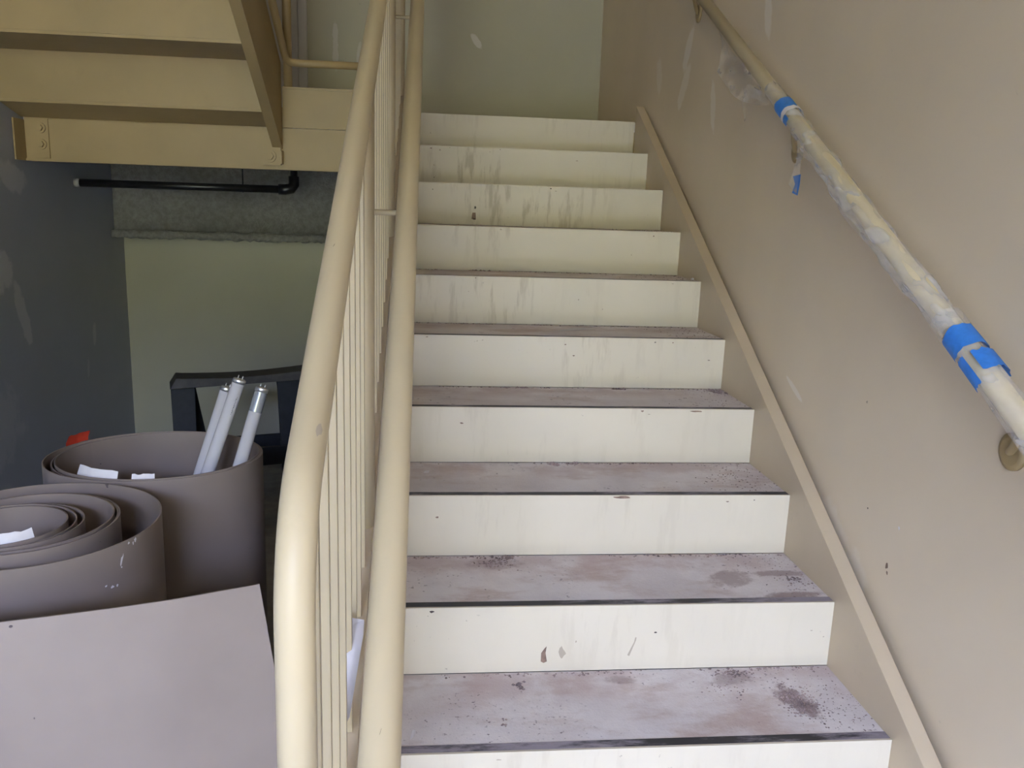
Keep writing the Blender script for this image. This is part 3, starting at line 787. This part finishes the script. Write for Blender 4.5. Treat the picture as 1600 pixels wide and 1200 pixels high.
# ------------------------------------------------------------------ black plastic sawhorses at the back
def sawhorse(name, label, x0, y0, x1, y1, ztop, zr, deep=.0):
    t = thing(name, label, 'sawhorse', ((x0 + x1) / 2, (y0 + y1) / 2, FLOOR), 'black sawhorses')
    a = Vector((x0, y0, 0)); b = Vector((x1, y1, 0)); d = (b - a); L = d.length; d.normalize(); s = Vector((-d.y, d.x, 0))
    def quadbar(mb, p, q, w, h, w2=None, h2=None):
        w2 = w2 or w; h2 = h2 or h
        vs = []
        for (P_, ww, hh) in ((p, w, h), (q, w2, h2)):
            for (i, j) in ((-1, -1), (1, -1), (1, 1), (-1, 1)): vs.append(P_ + d * (i * ww / 2) + s * (j * hh / 2))
        mb.add(vs, [(0, 1, 2, 3), (4, 5, 6, 7)] + [(i, (i + 1) % 4, (i + 1) % 4 + 4, i + 4) for i in range(4)])
    # top beam: slightly dished board with bevelled ends
    tb = MB(); n = 12; vs = []
    for i in range(n + 1):
        f = i / n; sag = .016 * math.sin(math.pi * f) ; e = .03 if i in (0,) else 0
        zc = ztop + (zr - ztop) * f
        for (sw, zz) in ((-.09, -.05), (.09, -.05), (.075, 0), (-.075, 0)):
            vs.append(a + d * (L * f + (e if zz == 0 else 0)) + s * sw + Vector((0, 0, zc + zz - sag * (zz == 0))))
    fs = [(4 * i + j, 4 * i + (j + 1) % 4, 4 * i + 4 + (j + 1) % 4, 4 * i + 4 + j) for i in range(n) for j in range(4)] + [(0, 1, 2, 3), (4 * n, 4 * n + 1, 4 * n + 2, 4 * n + 3)]
    tb.add(vs, fs).build('top_beam', M_blackb, t, bevel=.003)
    for f in (.085, .80):
        zc = ztop + (zr - ztop) * f - .045
        for sg in (-1, 1):
            p = a + d * (L * f) + s * (.035 * sg) + Vector((0, 0, zc)); q = a + d * (L * f + (0 if sg < 0 else .14)) + s * (.19 * sg) + Vector((0, 0, FLOOR))
            m = MB(); quadbar(m, p, q, .11, .035, .09, .03); m.build('leg', M_black, t, bevel=.004)
        m = MB(); c = a + d * (L * f)
        zz = ztop - .42
        p = c + s * -.125 + Vector((0, 0, zz)); q = c + s * .125 + Vector((0, 0, zz))
        vs = []
        for P_ in (p, q):
            for (i, j) in ((-1, -1), (1, -1), (1, 1), (-1, 1)): vs.append(P_ + d * (i * .03) + Vector((0, 0, j * .03)))
        m.add(vs, [(0, 1, 2, 3), (4, 5, 6, 7)] + [(i, (i + 1) % 4, (i + 1) % 4 + 4, i + 4) for i in range(4)])
        m.build('leg_brace', M_black, t)
    for sg in (-1, 1):
        m = MB(); vs = []
        for f in (.04, .90):
            P_ = a + d * (L * f) + s * (.118 * sg)
            for (i, j) in ((-1, -1), (1, -1), (1, 1), (-1, 1)): vs.append(P_ + s * (i * .012) + Vector((0, 0, ztop - .40 + j * .045)))
        m.add(vs, [(0, 1, 2, 3), (4, 5, 6, 7)] + [(i, (i + 1) % 4, (i + 1) % 4 + 4, i + 4) for i in range(4)])
        m.build('side_rail', M_black, t)
    return t
sawhorse('sawhorse', 'black plastic sawhorse by the back wall behind the tubes', -2.26, 2.85, -1.60, 3.05, .465, .485)
sawhorse('sawhorse', 'second black sawhorse half hidden behind the guard railing', -1.50, 2.45, -1.36, 3.02, .545, .54)

# ------------------------------------------------------------------ small scraps on the treads
def scrap(pts, mat, label, th=.0008):
    n = len(pts); v = [(x, y, z + th) for x, y, z in pts] + [(x, y, z) for x, y, z in pts]
    f = [tuple(range(n)), tuple(range(2 * n - 1, n - 1, -1))] + [(i, i + n, (i + 1) % n + n, (i + 1) % n) for i in range(n)]
    return tag(MB().add(v, f).build('paper_scrap', mat), label, 'paper')
z5 = 5 * RISE - .0012
M_bits = simple('dull_paper', (.55, .52, .50), .7)
scrap([(-.585, 1.705, z5), (-.54, 1.715, z5), (-.45, 1.745, z5 + .004), (-.425, 1.735, z5 + .006), (-.425, 1.765, z5 + .004), (-.50, 1.765, z5 + .005), (-.54, 1.738, z5 + .001)], M_bits, 'torn grey paper strip lying on the fifth visible tread')
z3 = 3 * RISE - .0012
scrap([(-1.036, 1.142, z3), (-1.022, 1.145, z3), (-1.020, 1.160, z3 + .002), (-1.034, 1.157, z3)], M_paper, 'tiny white paper square on a tread beside the handrail')
z1 = RISE - .0012
scrap([(-1.058, .365, z1), (-1.050, .372, z1 + .003), (-1.046, .392, z1 + .004), (-1.052, .396, z1 + .003), (-1.055, .384, z1)], M_paper, 'small white flake on the lowest tread in view')
z6 = 6 * RISE - .0012
m = MB()
for i in range(7): crumb(m, -.012 + random.uniform(-.003, .003), 1.945 + random.uniform(-.006, .006), z6 + .001 * i, .006)
tag(m.build('plaster_lump', M_paper), 'white plaster lump at the right end of a middle tread', 'debris')
